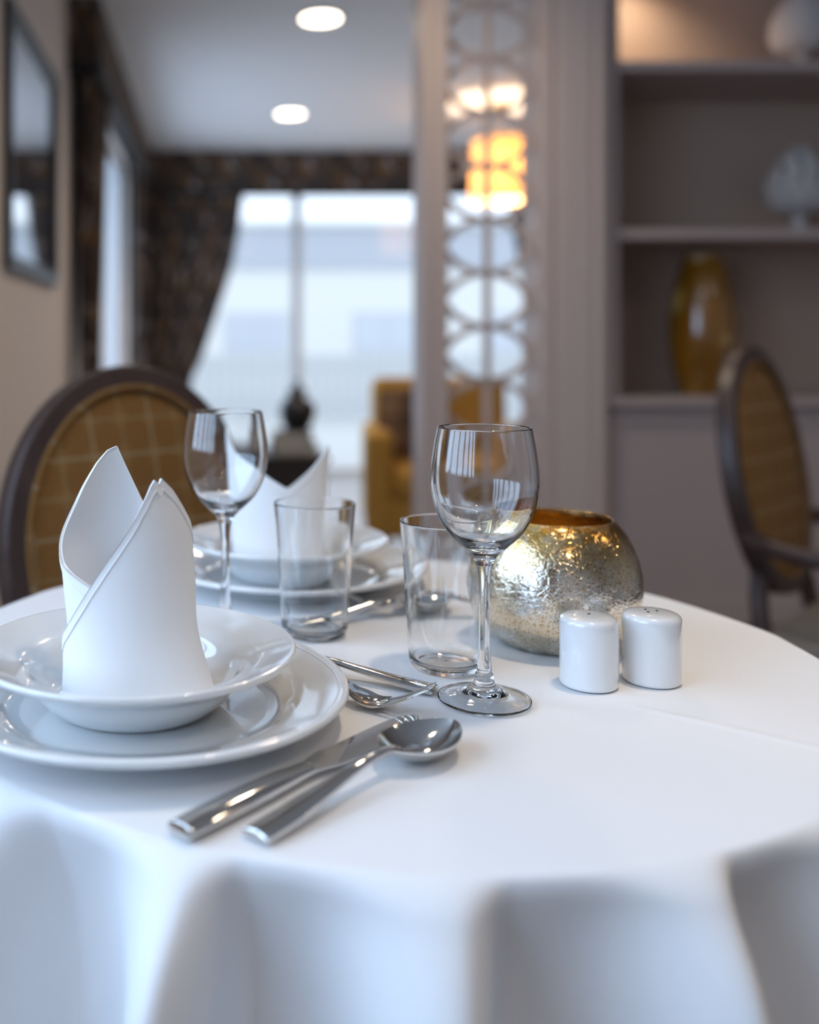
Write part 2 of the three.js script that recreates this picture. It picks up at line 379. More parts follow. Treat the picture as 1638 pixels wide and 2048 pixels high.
const bookcase = thing('bookcase', 'built-in taupe bookcase with open shelves above panelled cupboards', 'bookcase', [0, 0, 0]);
{
  const X0 = 1.256, X1 = 3.4, Z0 = -3.70, Z1 = -3.26, J = M.joinery;
  mesh('side_panel', box(X0, X0 + 0.062, 0.85, CEIL, Z0, Z1, 0.003), J, bookcase);
  mesh('side_panel', box(X1 - 0.06, X1, 0.85, CEIL, Z0, Z1, 0.003), J, bookcase);
  mesh('back_panel', box(X0 + 0.062, X1 - 0.06, 0.85, CEIL, Z0 - 0.015, Z0 + 0.012), M.shelfBack, bookcase);
  mesh('worktop', box(X0 - 0.02, X1, 0.818, 0.85, Z0, Z1 + 0.03, 0.004), J, bookcase);
  mesh('shelf', box(X0 + 0.062, X1 - 0.06, 1.366, 1.40, Z0 + 0.012, Z1 - 0.004, 0.003), J, bookcase);
  mesh('shelf', box(X0 + 0.062, X1 - 0.06, 1.915, 1.95, Z0 + 0.012, Z1 - 0.004, 0.003), J, bookcase);
  mesh('cornice', box(X0 + 0.062, X1 - 0.06, CEIL - 0.05, CEIL - 0.001, Z0 + 0.012, Z1, 0.003), J, bookcase);
  mesh('cupboard_carcass', box(X0 - 0.012, X1, 0.1, 0.818, Z0, Z1 - 0.02), J, bookcase);
  mesh('plinth', box(X0, X1, 0, 0.1, Z0, Z1 - 0.06), J, bookcase);
  const edges = [X0 - 0.01, 2.0, 2.70, X1];
  for (let i = 0; i < 3; i++) {
    const a = edges[i] + 0.004, b = edges[i + 1] - 0.004;
    const d = mesh('cupboard_door', box(a, b, 0.108, 0.795, Z1 - 0.02, Z1 - 0.002, 0.002), J, bookcase);
    mesh('door_stile', merge([box(a, a + 0.012, 0.108, 0.795, Z1 - 0.002, Z1 + 0.008, 0.002), box(b - 0.03, b, 0.108, 0.795, Z1 - 0.002, Z1 + 0.008, 0.002)]), J, d);
    mesh('door_rail', merge([box(a + 0.012, b - 0.03, 0.765, 0.795, Z1 - 0.002, Z1 + 0.008, 0.002), box(a + 0.012, b - 0.03, 0.108, 0.19, Z1 - 0.002, Z1 + 0.008, 0.002)]), J, d);
  }
}
// small warm light in the bookcase's top bay
function puck(x, z, label) {
  const t = thing('shelf_light', label, 'light', [x, CEIL - 0.05, z]);
  mesh('light_body', new THREE.CylinderGeometry(0.035, 0.035, 0.012, 32).translate(0, -0.006, 0), M.lampTrim, t);
  mesh('light_lens', new THREE.CylinderGeometry(0.026, 0.026, 0.003, 32).translate(0, -0.0135, 0), M.lampGlow, t);
  const l = new THREE.SpotLight(WARM, 1.25, 0, 1.15, 0.8);
  l.position.set(x, CEIL - 0.072, z); l.target.position.set(x, 0, z - 0.06); l.shadow.radius = 1.3; l.castShadow = true; l.name = 'shelf_spot';
  scene.add(l, l.target);
}
puck(1.50, -3.52, 'small round warm light under the top of the bookcase, at its left end');

// ornaments on the shelves
function ornament(label, x, y, z) {
  const t = thing('cone_ornament', label, 'ornament', [x, y, z], rnd() * 6);
  mesh('pedestal', lathe([[[0, 0], [0.062, 0]], [[0.062, 0], [0.064, 0.008], [0.05, 0.016], [0.026, 0.03], [0.02, 0.05], [0.026, 0.064], [0.042, 0.074]], [[0.042, 0.074], [0, 0.08]]], 48), M.white, t);
  mesh('core', lathe([[[0.0, 0.07], [0.05, 0.08], [0.076, 0.11], [0.08, 0.15], [0.066, 0.2], [0.038, 0.245], [0, 0.275]]], 48), M.white, t);
  const scale = new THREE.SphereGeometry(0.03, 14, 10); scale.scale(0.72, 1.0, 0.32); scale.translate(0, 0.008, 0);
  const radius = curve([[0, 0.05], [0.03, 0.077], [0.08, 0.082], [0.13, 0.068], [0.17, 0.042], [0.2, 0.012]]);
  for (let row = 0; row < 8; row++) {
    const yy = 0.02 + row * 0.0245, n = [10, 11, 11, 10, 9, 7, 5, 3][row];
    for (let k = 0; k < n; k++) {
      const m = mesh('cone_scale', scale, M.white, t), a = (k + (row % 2) / 2) / n * 2 * Math.PI, r = radius(yy) + 0.005;
      m.position.set(Math.sin(a) * r, 0.078 + yy, Math.cos(a) * r);
      m.rotation.set(0.55 - row * 0.1, a, 0, 'YXZ');
    }
  }
  return t;
}
ornament('white cone-shaped ornament on a foot, on the bookcase shelf above the amber vase', 2.02, 1.40, -3.46);
ornament('white cone-shaped ornament on a foot, on the topmost visible bookcase shelf', 2.03, 1.95, -3.46);
{
  const t = thing('amber_vase', 'tall tapering mottled amber vase on the bookcase worktop', 'vase', [1.69, 0.85, -3.47]);
  mesh('vase_body', lathe([[[0, 0], [0.062, 0]], [[0.062, 0], [0.072, 0.006], [0.094, 0.08], [0.108, 0.18], [0.108, 0.26], [0.096, 0.35], [0.078, 0.42], [0.066, 0.455], [0.064, 0.47]], [[0.064, 0.47], [0.066, 0.477], [0.058, 0.477]], [[0.058, 0.477], [0.06, 0.45], [0.088, 0.36], [0.1, 0.25], [0.085, 0.08], [0, 0.014]]], 64), M.amber, t);
  mesh('vase_lip', new THREE.TorusGeometry(0.062, 0.005, 12, 64).rotateX(Math.PI / 2).translate(0, 0.476, 0), M.amber, t);
}

// ---------------------------------------------------------------- the lounge beyond
// curtains: pleated hanging sheets between an outer and an inner edge
function curtain(name, label, from, to, edge, y0, y1, depth, pleats, base) {
  const t = thing(name, label, 'curtain');
  const at = (u, v) => {
    const y = lerp(y0, y1, v), e = edge(y), s = u * e, w = Math.sin(u * Math.PI * 2 * pleats + 0.6 * Math.sin(y * 2.2)) * depth * (0.75 + 0.25 * Math.sin(u * 17));
    const along = from.clone().lerp(to, s), n = V(to.z - from.z, 0, from.x - to.x).normalize();
    return V(along.x + n.x * (base + w), y, along.z + n.z * (base + w));
  };
  mesh('curtain_fabric', sheet(at, Math.round(pleats * 14), 40, 0.004, [2.4, 3.6]), M.curtain, t);
  const yt = y0 + 0.06;
  mesh('curtain_heading', sheet((u, v) => at(u, 1 - 0.04 * (1 - v)), Math.round(pleats * 14), 2, 0.012), M.curtain, t);
  return t;
}
curtain('curtain', 'dark floral curtain tied back at the left end of the far window', V(-0.52, 0, -7.62), V(0.62, 0, -7.62), curve([[0.06, 0.28], [0.75, 0.30], [0.9, 0.36], [1.3, 0.48], [1.7, 0.585], [2.2, 0.65]]), 0.06, 2.3, 0.026, 7, 0);
curtain('curtain', 'dark floral curtain behind the lattice at the right end of the far window', V(3.0, 0, -7.62), V(1.9, 0, -7.62), curve([[0.06, 0.36], [0.8, 0.38], [1.2, 0.50], [1.55, 0.605], [2.2, 0.70]]), 0.06, 2.3, 0.026, 6, 0);
curtain('curtain', 'dark floral curtain at the near end of the left window, beside the mirror', V(-0.545, 0, -4.27), V(-0.545, 0, -4.95), curve([[0.06, 0.3], [0.9, 0.38], [1.5, 0.66], [2.2, 1.0]]), 0.06, 2.3, 0.042, 5, 0);
curtain('curtain', 'dark floral curtain filling the corner between the two windows', V(-0.555, 0, -7.5), V(-0.555, 0, -6.7), curve([[0.06, 0.30], [0.9, 0.40], [1.5, 0.5], [2.2, 0.6]]), 0.06, 2.3, 0.042, 5, 0);
function pelmet(label, g, trim) {
  const t = thing('pelmet', label, 'pelmet');
  mesh('pelmet_board', g, M.curtain, t);
  mesh('pelmet_trim', trim, M.trimBlack, t);
}
{
  const face = box(-0.488, 3.4, 2.185, CEIL, -7.62, -7.59), end = box(3.38, 3.4, 2.185, CEIL, FAR, -7.62);
  const uvs = face.attributes.uv; for (let i = 0; i < uvs.count; i++) uvs.setXY(i, uvs.getX(i) * 6.5, uvs.getY(i) * 0.55);
  pelmet('straight floral pelmet with black trim across the far window', merge([face, end]), box(-0.488, 3.402, 2.155, 2.19, -7.625, -7.585, 0.004));
  const face2 = box(-0.505, -0.488, 2.185, CEIL, -7.58, -4.24), end2 = box(WL, -0.505, 2.185, CEIL, -4.257, -4.24);
  for (const g of [face2, end2]) { const q = g.attributes.uv; for (let i = 0; i < q.count; i++) q.setXY(i, q.getX(i) * (g === end2 ? 0.3 : 6), q.getY(i) * 0.55); }
  pelmet('floral pelmet with black trim along the left window', merge([face2, end2]), merge([box(-0.51, -0.484, 2.175, 2.215, -7.58, -4.235, 0.004), box(WL, -0.51, 2.175, 2.215, -4.26, -4.235, 0.004)]));
}
// mirror on the pier
{
  const t = thing('wall_mirror', 'large black framed mirror on the left wall', 'mirror', [WL, 0, 0]);
  const z0 = -3.846, z1 = -2.94, y0 = 1.247, y1 = 2.05, w = 0.045, d = 0.026;
  for (const g of [box(0, d, y0, y0 + w, z0, z1, 0.006), box(0, d, y1 - w, y1, z0, z1, 0.006)]) mesh('frame_rail', g, M.frameBlack, t);
  for (const g of [box(0, d, y0 + w, y1 - w, z0, z0 + w, 0.006), box(0, d, y0 + w, y1 - w, z1 - w, z1, 0.006)]) mesh('frame_stile', g, M.frameBlack, t);
  mesh('mirror_plate', box(0.002, 0.010, y0 + w - 0.005, y1 - w + 0.005, z0 + w - 0.005, z1 - w + 0.005), M.mirror, t);
}
// recessed ceiling lights
function downlight(x, z, label) {
  const t = thing('downlight', label, 'ceiling light', [x, CEIL, z], 0, 'recessed ceiling lights');
  mesh('trim_ring', lathe([[[0.086, 0], [0.104, -0.001], [0.106, -0.005], [0.098, -0.008], [0.086, -0.006]]], 64), M.lampTrim, t);
  mesh('diffuser', new THREE.CylinderGeometry(0.087, 0.087, 0.004, 48).translate(0, -0.003, 0), M.lampGlow, t);
  const l = new THREE.SpotLight(WARM, DOWNLIGHT, 0, 1.35, 0.7);
  l.position.set(x, CEIL - 0.012, z); l.target.position.set(x, 0, z); l.shadow.radius = 4; l.castShadow = true; l.name = 'downlight_spot';
  scene.add(l, l.target);
}
downlight(0.478, -4.52, 'round white recessed ceiling light, the nearer of the two in view');
downlight(0.482, -6.39, 'round white recessed ceiling light, the farther of the two, before the pelmet');
downlight(0.478, -2.65, 'round white recessed ceiling light above the gap behind the dining table');
downlight(0.478, -0.78, 'round white recessed ceiling light directly above the dining table');
downlight(0.478, 1.10, 'round white recessed ceiling light nearest the back wall of the dining room');
downlight(2.40, -0.78, 'round white recessed ceiling light right of the dining table');
// pendant lamp beyond the lattice
{
  const t = thing('pendant_lamp', 'warm glowing drum pendant lamp seen through the lattice', 'lamp', [1.745, 0, -6.1]);
  mesh('ceiling_rose', new THREE.CylinderGeometry(0.05, 0.055, 0.025, 32).translate(0, CEIL - 0.0125, 0), M.brass, t);
  mesh('cord', new THREE.CylinderGeometry(0.005, 0.005, 0.26, 12).translate(0, CEIL - 0.15, 0), M.brass, t);
  mesh('shade', lathe([[[0.185, 1.90], [0.17, 2.27]], [[0.17, 2.27], [0.167, 2.27]], [[0.167, 2.27], [0.182, 1.90]], [[0.182, 1.90], [0.185, 1.90]]], 64), M.shade, t);
  mesh('shade_ring', merge([new THREE.TorusGeometry(0.185, 0.004, 8, 64).rotateX(Math.PI / 2).translate(0, 1.90, 0), new THREE.TorusGeometry(0.17, 0.004, 8, 64).rotateX(Math.PI / 2).translate(0, 2.27, 0), box(-0.17, 0.17, 2.264, 2.267, -0.002, 0.002)]), M.brass, t);
  mesh('bulb', new THREE.SphereGeometry(0.05, 32, 20).scale(1, 1.15, 1).translate(0, 2.07, 0), M.bulb, t);
  mesh('lamp_holder', new THREE.CylinderGeometry(0.02, 0.02, 0.14, 20).translate(0, 2.19, 0), M.brass, t);
  const l = new THREE.PointLight(WARM, PENDANT); l.position.set(1.745, 2.07, -6.1); l.shadow.radius = 2; l.castShadow = true; l.name = 'pendant_point'; scene.add(l);
}
// mustard armchair with a cushion
function armchair(label, x, z, turn) {
  const t = thing('armchair', label, 'armchair', [x, 0, z], turn);
  mesh('seat_base', box(-0.34, 0.34, 0.16, 0.34, -0.32, 0.34, 0.03), M.mustard, t);
  mesh('seat_cushion', box(-0.265, 0.265, 0.335, 0.47, -0.24, 0.36, 0.045), M.mustard, t);
  const b = mesh('backrest', box(-0.335, 0.335, 0.30, 0.86, -0.1, 0.07, 0.05), M.mustard, t); b.position.z = -0.30; b.rotation.x = -0.13;
  for (const s of [-1, 1]) mesh('armrest', box(s * 0.265, s * 0.385, 0.16, 0.635, -0.33, 0.35, 0.04), M.mustard, t);
  for (const sx of [-1, 1]) for (const sz of [-1, 1]) mesh('leg', new THREE.CylinderGeometry(0.022, 0.015, 0.17, 16).translate(sx * 0.3, 0.085, sz * 0.28), M.darkWood, t);
}
armchair('mustard yellow upholstered armchair behind the lattice screen post', 1.09, -4.72, -0.12);
{
  const t = thing('cushion', 'brown checked scatter cushion leaning on the mustard armchair', 'cushion', [0.93, 0.47, -4.76], 0.1);
  const g = new THREE.SphereGeometry(0.5, 40, 24), p = g.attributes.position;
  for (let i = 0; i < p.count; i++) { const x = p.getX(i) * 2, y = p.getY(i) * 2, z = p.getZ(i) * 2, k = 1 / Math.max(Math.hypot(x, y), 1e-6) , m = Math.max(Math.abs(x), Math.abs(y)) * k, q = Math.hypot(x, y); p.setXYZ(i, x * k * q / Math.pow(m, 0.75) * 0.17 || 0, y * k * q / Math.pow(m, 0.75) * 0.17 || 0, z * 0.055); }
  g.computeVertexNormals(); g.rotateX(-0.24); g.translate(0, 0.176, 0.03);
  mesh('cushion_cover', g, M.cushion, t);
}
// dark side table with books and urn
{
  const t = thing('side_table', 'dark brown wooden side table standing before the far window', 'side table', [0.26, 0, -4.55]);
  mesh('table_top', box(-0.24, 0.24, 0.50, 0.535, -0.2, 0.2, 0.008), M.darkWood, t);
  mesh('apron', box(-0.22, 0.22, 0.33, 0.50, -0.18, 0.18, 0.004), M.darkWood, t);
  mesh('drawer', box(-0.19, 0.19, 0.35, 0.47, 0.18, 0.192, 0.004), M.darkWood, t);
  for (const sx of [-1, 1]) for (const sz of [-1, 1]) mesh('leg', box(sx * 0.2 - 0.022, sx * 0.2 + 0.022, 0, 0.34, sz * 0.16 - 0.022, sz * 0.16 + 0.022, 0.004), M.darkWood, t);
  const books = [['thick grey book at the bottom of the pile under the black urn', 0.098, 0.054, 0.08], ['thin grey book on top of the pile, directly under the black urn', 0.09, 0.045, -0.1]];
  let y = 0.535;
  books.forEach(([label, hw, h, turn]) => {
    const b = thing('book', label, 'book', [0.352, y, -4.52], turn, 'books under the black urn');
    mesh('cover', merge([box(-hw, hw, 0, 0.003, -0.075, 0.075), box(-hw, hw, h - 0.003, h, -0.075, 0.075), box(-hw, -hw + 0.004, 0.003, h - 0.003, -0.075, 0.075)]), M.book, b);
    mesh('pages', box(-hw + 0.004, hw - 0.004, 0.003, h - 0.003, -0.071, 0.071), M.paper, b);
    y += h;
  });
  const u = thing('urn', 'small black lidded urn on the dark side table, dark against the window', 'urn', [0.372, y, -4.53]);
  u.scale.set(1.22, 1, 1.22);
  mesh('urn_body', lathe([[[0, 0], [0.042, 0]], [[0.042, 0], [0.044, 0.006], [0.05, 0.02], [0.066, 0.06], [0.068, 0.1], [0.055, 0.132], [0.032, 0.15], [0.03, 0.16]], [[0.03, 0.16], [0.0, 0.16]]], 48), M.urn, u);
  mesh('lid', lathe([[[0, 0.16], [0.04, 0.16]], [[0.04, 0.16], [0.04, 0.168], [0.03, 0.185], [0.012, 0.198], [0.009, 0.206], [0.014, 0.216], [0.008, 0.228], [0, 0.231]]], 48), M.urn, u);
}

// ---------------------------------------------------------------- outside the far window
tag(mesh('terrace', box(-60, 60, -0.3, -0.14, -80, FAR - 0.25), M.paving), null, null, null, 'structure');
{
  const t = thing('building', 'pale rendered building with a grey upper storey beyond the far window', 'building', [0, -0.14, -24]);
  mesh('wall', box(-9, 14, 0, 3.0, -6, 0), M.render, t);
  mesh('upper_storey', box(-9, 14, 3.0, 4.0, -6, 0.1), M.clad, t);
  mesh('parapet', box(-9.1, 14.1, 4.0, 4.12, -6.1, 0.25), M.render, t);
  for (let k = 0; k < 6; k++) {
    const w = mesh('window', box(-6 + k * 3.1, -4.4 + k * 3.1, 0.95, 1.95, 0.0, 0.03), M.frameWhite, t);
    mesh('pane', box(-5.92 + k * 3.1, -5.24 + k * 3.1, 1.03, 1.87, 0.03, 0.04), M.houseGlass, w);
    mesh('pane', box(-5.16 + k * 3.1, -4.48 + k * 3.1, 1.03, 1.87, 0.03, 0.04), M.houseGlass, w);
  }
  const f = thing('fence', 'pale board fence across the terrace outside the far window', 'fence', [0, -0.14, -15]);
  const board = box(-0.07, 0.07, 0.05, 1.02, -0.012, 0.012, 0.004);
  for (let k = 0; k < 60; k++) mesh('board', board, M.fence, f).position.set(-3.2 + k * 0.16, 0, 0);
  mesh('rail', box(-3.3, 6.4, 0.2, 0.28, -0.05, -0.013), M.fence, f);
  mesh('rail', box(-3.3, 6.4, 0.78, 0.86, -0.05, -0.013), M.fence, f);
}

// ---------------------------------------------------------------- dining chairs
function ovalChair(label, x, z, turn, arms, cy) {
  const t = thing('dining_chair', label, 'chair', [x, 0, z], turn);
  const hw = 0.213, hh = 0.245, lean = -0.16, fw = 0.028;
  const ring = new THREE.Shape(); ring.absellipse(0, 0, hw, hh, 0, 2 * Math.PI);
  const hole = new THREE.Path(); hole.absellipse(0, 0, hw - fw, hh - fw, 0, 2 * Math.PI, true); ring.holes.push(hole);
  const rg = new THREE.ExtrudeGeometry(ring, { depth: 0.022, bevelEnabled: true, bevelSize: 0.005, bevelThickness: 0.006, bevelSegments: 4, curveSegments: 72 });
  rg.translate(0, 0, -0.011);
  { const u = rg.attributes.uv; for (let i = 0; i < u.count; i++) u.setXY(i, u.getX(i) * 3, u.getY(i) * 3); }
  const tilt = (g) => { g.rotateX(lean); g.translate(0, cy, 0); return g; };
  mesh('back_frame', tilt(rg), M.chairWood, t);
  const pad = (dir) => {
    const g = new THREE.SphereGeometry(1, 64, 32);
    g.scale(hw - fw + 0.004, hh - fw + 0.004, 0.022);
    const p = g.attributes.position, u = g.attributes.uv;
    for (let i = 0; i < p.count; i++) u.setXY(i, p.getX(i) + 0.5, p.getY(i) + 0.5);
    g.translate(0, 0, dir * 0.004);
    return tilt(g);
  };
  mesh('back_pad', pad(1), M.plaid, t);
  const welt = []; for (let i = 0; i < 72; i++) { const a = i / 72 * 2 * Math.PI; welt.push(V((hw - fw + 0.001) * Math.cos(a), (hh - fw + 0.001) * Math.sin(a), 0.016)); }
  mesh('back_piping', tilt(new THREE.TubeGeometry(new THREE.CatmullRomCurve3(welt, true), 144, 0.0045, 10, true)), M.plaid, t);
  const seat = new THREE.Shape();
  seat.moveTo(-0.2, 0); seat.quadraticCurveTo(-0.24, 0.2, -0.225, 0.4); seat.quadraticCurveTo(0, 0.46, 0.225, 0.4); seat.quadraticCurveTo(0.24, 0.2, 0.2, 0); seat.closePath();
  const slab = (depth, bevel, inset) => { const g = new THREE.ExtrudeGeometry(seat, { depth, bevelEnabled: true, bevelSize: bevel, bevelOffset: -inset, bevelThickness: bevel, bevelSegments: 5, curveSegments: 24 }); g.rotateX(Math.PI / 2); return g; };
  mesh('seat_frame', slab(0.05, 0.006, 0.006).translate(0, 0.43, 0.035), M.chairWood, t);
  mesh('seat', slab(0.025, 0.016, 0.022).translate(0, 0.462, 0.035), M.seatCloth, t);
  const limb = (pts, r, flat = 1) => { const g = new THREE.TubeGeometry(new THREE.CatmullRomCurve3(pts.map((p) => V(...p))), 24, r, 14, false); return g; };
  for (const s of [-1, 1]) {
    mesh('back_post', limb([[s * 0.115, 0.60, 0.022], [s * 0.150, 0.53, 0.03], [s * 0.170, 0.42, 0.05]], 0.017), M.chairWood, t);
    mesh('leg', limb([[s * 0.175, 0.42, 0.06], [s * 0.182, 0.22, 0.03], [s * 0.19, 0.0, -0.05]], 0.018), M.chairWood, t);
    mesh('leg', new THREE.CylinderGeometry(0.022, 0.014, 0.42, 18).translate(s * 0.195, 0.21, 0.41), M.chairWood, t);
    if (arms) {
      const a = mesh('arm', limb([[s * 0.196, 0.655, 0.025], [s * 0.235, 0.645, 0.10], [s * 0.255, 0.64, 0.22], [s * 0.25, 0.635, 0.33]], 0.017), M.chairWood, t);
      mesh('arm_support', limb([[s * 0.25, 0.635, 0.31], [s * 0.245, 0.56, 0.27], [s * 0.235, 0.44, 0.25]], 0.015), M.chairWood, a);
    }
  }
  return t;
}
ovalChair('oval-backed dining chair with mustard plaid back, nearer one behind the napkins', -0.105, -1.39, 42 * RAD, false, 0.743);
ovalChair('oval-backed dining armchair with mustard back, standing before the bookcase', 1.125, -2.04, 45 * RAD, true, 0.768);

// ---------------------------------------------------------------- table and cloth
const TX = 0.132, TZ = -0.852, TR = 0.367, T = 0.7625;
{
  const t = thing('dining_table', 'small round pedestal dining table under the white cloth', 'table', [TX, 0, TZ]);
  mesh('table_top', lathe([[[0, 0.735], [0.327, 0.735]], [[0.327, 0.735], [0.335, 0.740], [0.335, 0.753], [0.327, 0.7585]], [[0.327, 0.7585], [0, 0.7585]]], 128), M.darkWood, t);
  mesh('column', lathe([[[0.034, 0.03], [0.03, 0.2], [0.034, 0.5], [0.06, 0.735]]], 48), M.darkWood, t);
  mesh('base', lathe([[[0, 0], [0.15, 0]], [[0.15, 0], [0.152, 0.012], [0.12, 0.022], [0.04, 0.04]]], 64), M.darkWood, t);
}
{
  const NA = 540, folds = 18, rows = [];
  const topN = 90, R0 = TR - 0.004;
  const jit = Array.from({ length: folds }, () => rnd() * 0.24 - 0.12), amps = Array.from({ length: folds }, () => 0.75 + 0.5 * rnd());
  // fold profile round the edge: slow rise to a crest, steep fall after it (phi = 0 towards the camera, growing to the right)
  const fold = (angle) => {
    const phi = angle + 0.046;
    const q = ((phi / (2 * Math.PI) * folds) % folds + folds) % folds, k = Math.floor(q), p0 = q - k, p = clamp(p0 + jit[k] * Math.sin(Math.PI * p0), 0, 1);
    const a = lerp(amps[k], amps[(k + 1) % folds], p0), f = p < 0.26 ? 0.5 + 0.5 * Math.cos(Math.PI * p / 0.26) : 0.5 - 0.5 * Math.cos(Math.PI * Math.pow((p - 0.26) / 0.74, 1.9));
    return a * f;
  };
  const crease = (x, z) => {                                       // ironed fold lines and slight waviness
    const line = (ax, az, bx, bz, h, w) => { const dx = bx - ax, dz = bz - az, L = Math.hypot(dx, dz), d = ((x - ax) * dz - (z - az) * dx) / L; return h * Math.exp(-(d * d) / (w * w)); };
    return line(0.314, -0.698, 0.385, -0.638, 0.0007, 0.004) * smooth(x, 0.27, 0.33) + 0.0004 * Math.sin(x * 21 + z * 13) * Math.sin(z * 17 - x * 9);
  };
  const pos = [], uv = [], idx = [];
  const put = (phi, r, y) => { const x = TX + r * Math.sin(phi), z = TZ + r * Math.cos(phi); pos.push(x, y, z); uv.push(x * 12, (z - y) * 12); };
  for (let i = 0; i <= topN; i++) rows.push((phi) => { const r = R0 * i / topN; put(phi, r, T + crease(TX + r * Math.sin(phi), TZ + r * Math.cos(phi)) * smooth(R0 - r, 0, 0.03)); });
  const dropN = 60, DROP = 0.255;
  for (let i = 1; i <= dropN; i++) rows.push((phi) => {
    const s = (i / dropN) ** 1.6 * (DROP + 0.015), f = fold(phi), b = 0.014;                  // s: length of cloth past the edge
    const bend = Math.min(s / b, Math.PI / 2), down = Math.max(0, s - b * Math.PI / 2);
    const flare = (0.062 * f - 0.026) * (1 - Math.exp(-((s / 0.045) ** 1.7))) + (0.12 * f) * s * s / (s + 0.1);
    put(phi, R0 + b * Math.sin(bend) * (0.7 + 0.3 * f) + flare * 1.0, T - b * (1 - Math.cos(bend)) - down * (1 - 0.06 * f));
  });
  for (const row of rows) for (let a = 0; a < NA; a++) row(a / NA * 2 * Math.PI);
  for (let j = 0; j < rows.length - 1; j++) for (let a = 0; a < NA; a++) {
    const b = (a + 1) % NA, p = j * NA + a, q = j * NA + b, r = p + NA, s = q + NA;
    idx.push(p, r, s, p, s, q);
  }
  const g = new THREE.BufferGeometry();
  g.setAttribute('position', new THREE.Float32BufferAttribute(pos, 3)); g.setAttribute('uv', new THREE.Float32BufferAttribute(uv, 2)); g.setIndex(idx); g.computeVertexNormals();
  tag(mesh('tablecloth', g, M.linen), 'white linen tablecloth falling in soft folds over the round table', 'tablecloth');
}

// ---------------------------------------------------------------- plates
const dinnerRuns = [
  [[0, 0.004], [0.07, 0.003]], [[0.07, 0.003], [0.078, 0.0]], [[0.078, 0.0], [0.082, 0.0]], [[0.082, 0.0], [0.088, 0.004], [0.1, 0.010], [0.118, 0.0155], [0.1335, 0.0205]],
  [[0.1335, 0.0205], [0.1355, 0.0225], [0.135, 0.0252], [0.1325, 0.0258]], [[0.1325, 0.0258], [0.12, 0.0215], [0.104, 0.0165], [0.096, 0.0125], [0.09, 0.0092], [0.082, 0.0080]], [[0.082, 0.0080], [0, 0.0080]]];
const soupRuns = [
  [[0, 0.004], [0.045, 0.003]], [[0.045, 0.003], [0.048, 0]], [[0.048, 0], [0.053, 0]], [[0.053, 0], [0.058, 0.003], [0.068, 0.012], [0.078, 0.023], [0.092, 0.031], [0.109, 0.0375]],
  [[0.109, 0.0375], [0.111, 0.0395], [0.1105, 0.042], [0.1085, 0.0425]], [[0.1085, 0.0425], [0.095, 0.0375], [0.08, 0.0325], [0.0725, 0.027], [0.067, 0.018], [0.06, 0.0115], [0.052, 0.0090]], [[0.052, 0.0090], [0, 0.0085]]];
const dinnerG = lathe(dinnerRuns, 128, 8).scale(1.04, 1, 1.04), soupG = lathe(soupRuns, 128, 8);
const ringG = (r, y) => new THREE.TorusGeometry(r, 0.0008, 8, 160).scale(1, 1, 0.45).rotateX(Math.PI / 2).translate(0, y, 0);
function plates(x, z, labels) {
  const d = thing('dinner_plate', labels[0], 'plate', [x, T + 0.0006, z]);
  mesh('plate_body', dinnerG, M.porcelain, d);
  mesh('rim_ring', ringG(0.1342, 0.0246), M.porcelain, d);
  const s = thing('soup_plate', labels[1], 'plate', [x - 0.006, T + 0.009, z + 0.002]);
  mesh('plate_body', soupG, M.porcelain, s);
  mesh('well_ring', ringG(0.0535, 0.0092), M.porcelain, s);
}
const FX = -0.049, FZ = -0.695, GX = 0.081, GZ = -1.083;
plates(FX, FZ, ['large white dinner plate at the front left, under the front soup plate', 'white rimmed soup plate at the front left holding the nearer folded napkin']);
plates(GX, GZ, ['large white dinner plate at the rear of the table, under the rear soup plate', 'white rimmed soup plate at the rear of the table holding the farther napkin']);

// ---------------------------------------------------------------- napkins: a cloth wound into a cone, its top edge cut by the folds
function napkin(label, x, y, z, from, to, height, radius, centre, hemAt) {
  const t = thing('folded_napkin', label, 'napkin', [x, y, z]);
  const at = (u, v, lift = 0) => {
    const deg = lerp(from, to, u), a = deg * RAD, h = height(deg), yy = v * h, spiral = -0.0042 * (deg - from) / 360;
    const [rx, rz] = radius(yy, deg), [cx, cz] = centre(yy, deg);
    return V(cx + (rx + spiral + lift) * Math.cos(a), yy, cz - (rz + spiral + lift) * Math.sin(a));
  };
  mesh('napkin_cloth', sheet((u, v) => at(u, v), 420, 60, 0.0013, [5, 2]), M.napkin, t);
  // the stitched hem: a doubled band along the cut edge
  const hw = 0.0075;
  mesh('napkin_hem', sheet((u, v) => { const uu = lerp(0.004, 0.996, u), deg = lerp(from, to, uu), h = height(deg); return at(uu, Math.max(0, 1 - hw * (1 - v) / h), 0.0006); }, 420, 4, 0.0018, [5, 0.2]), M.napkin, t);
  return t;
}
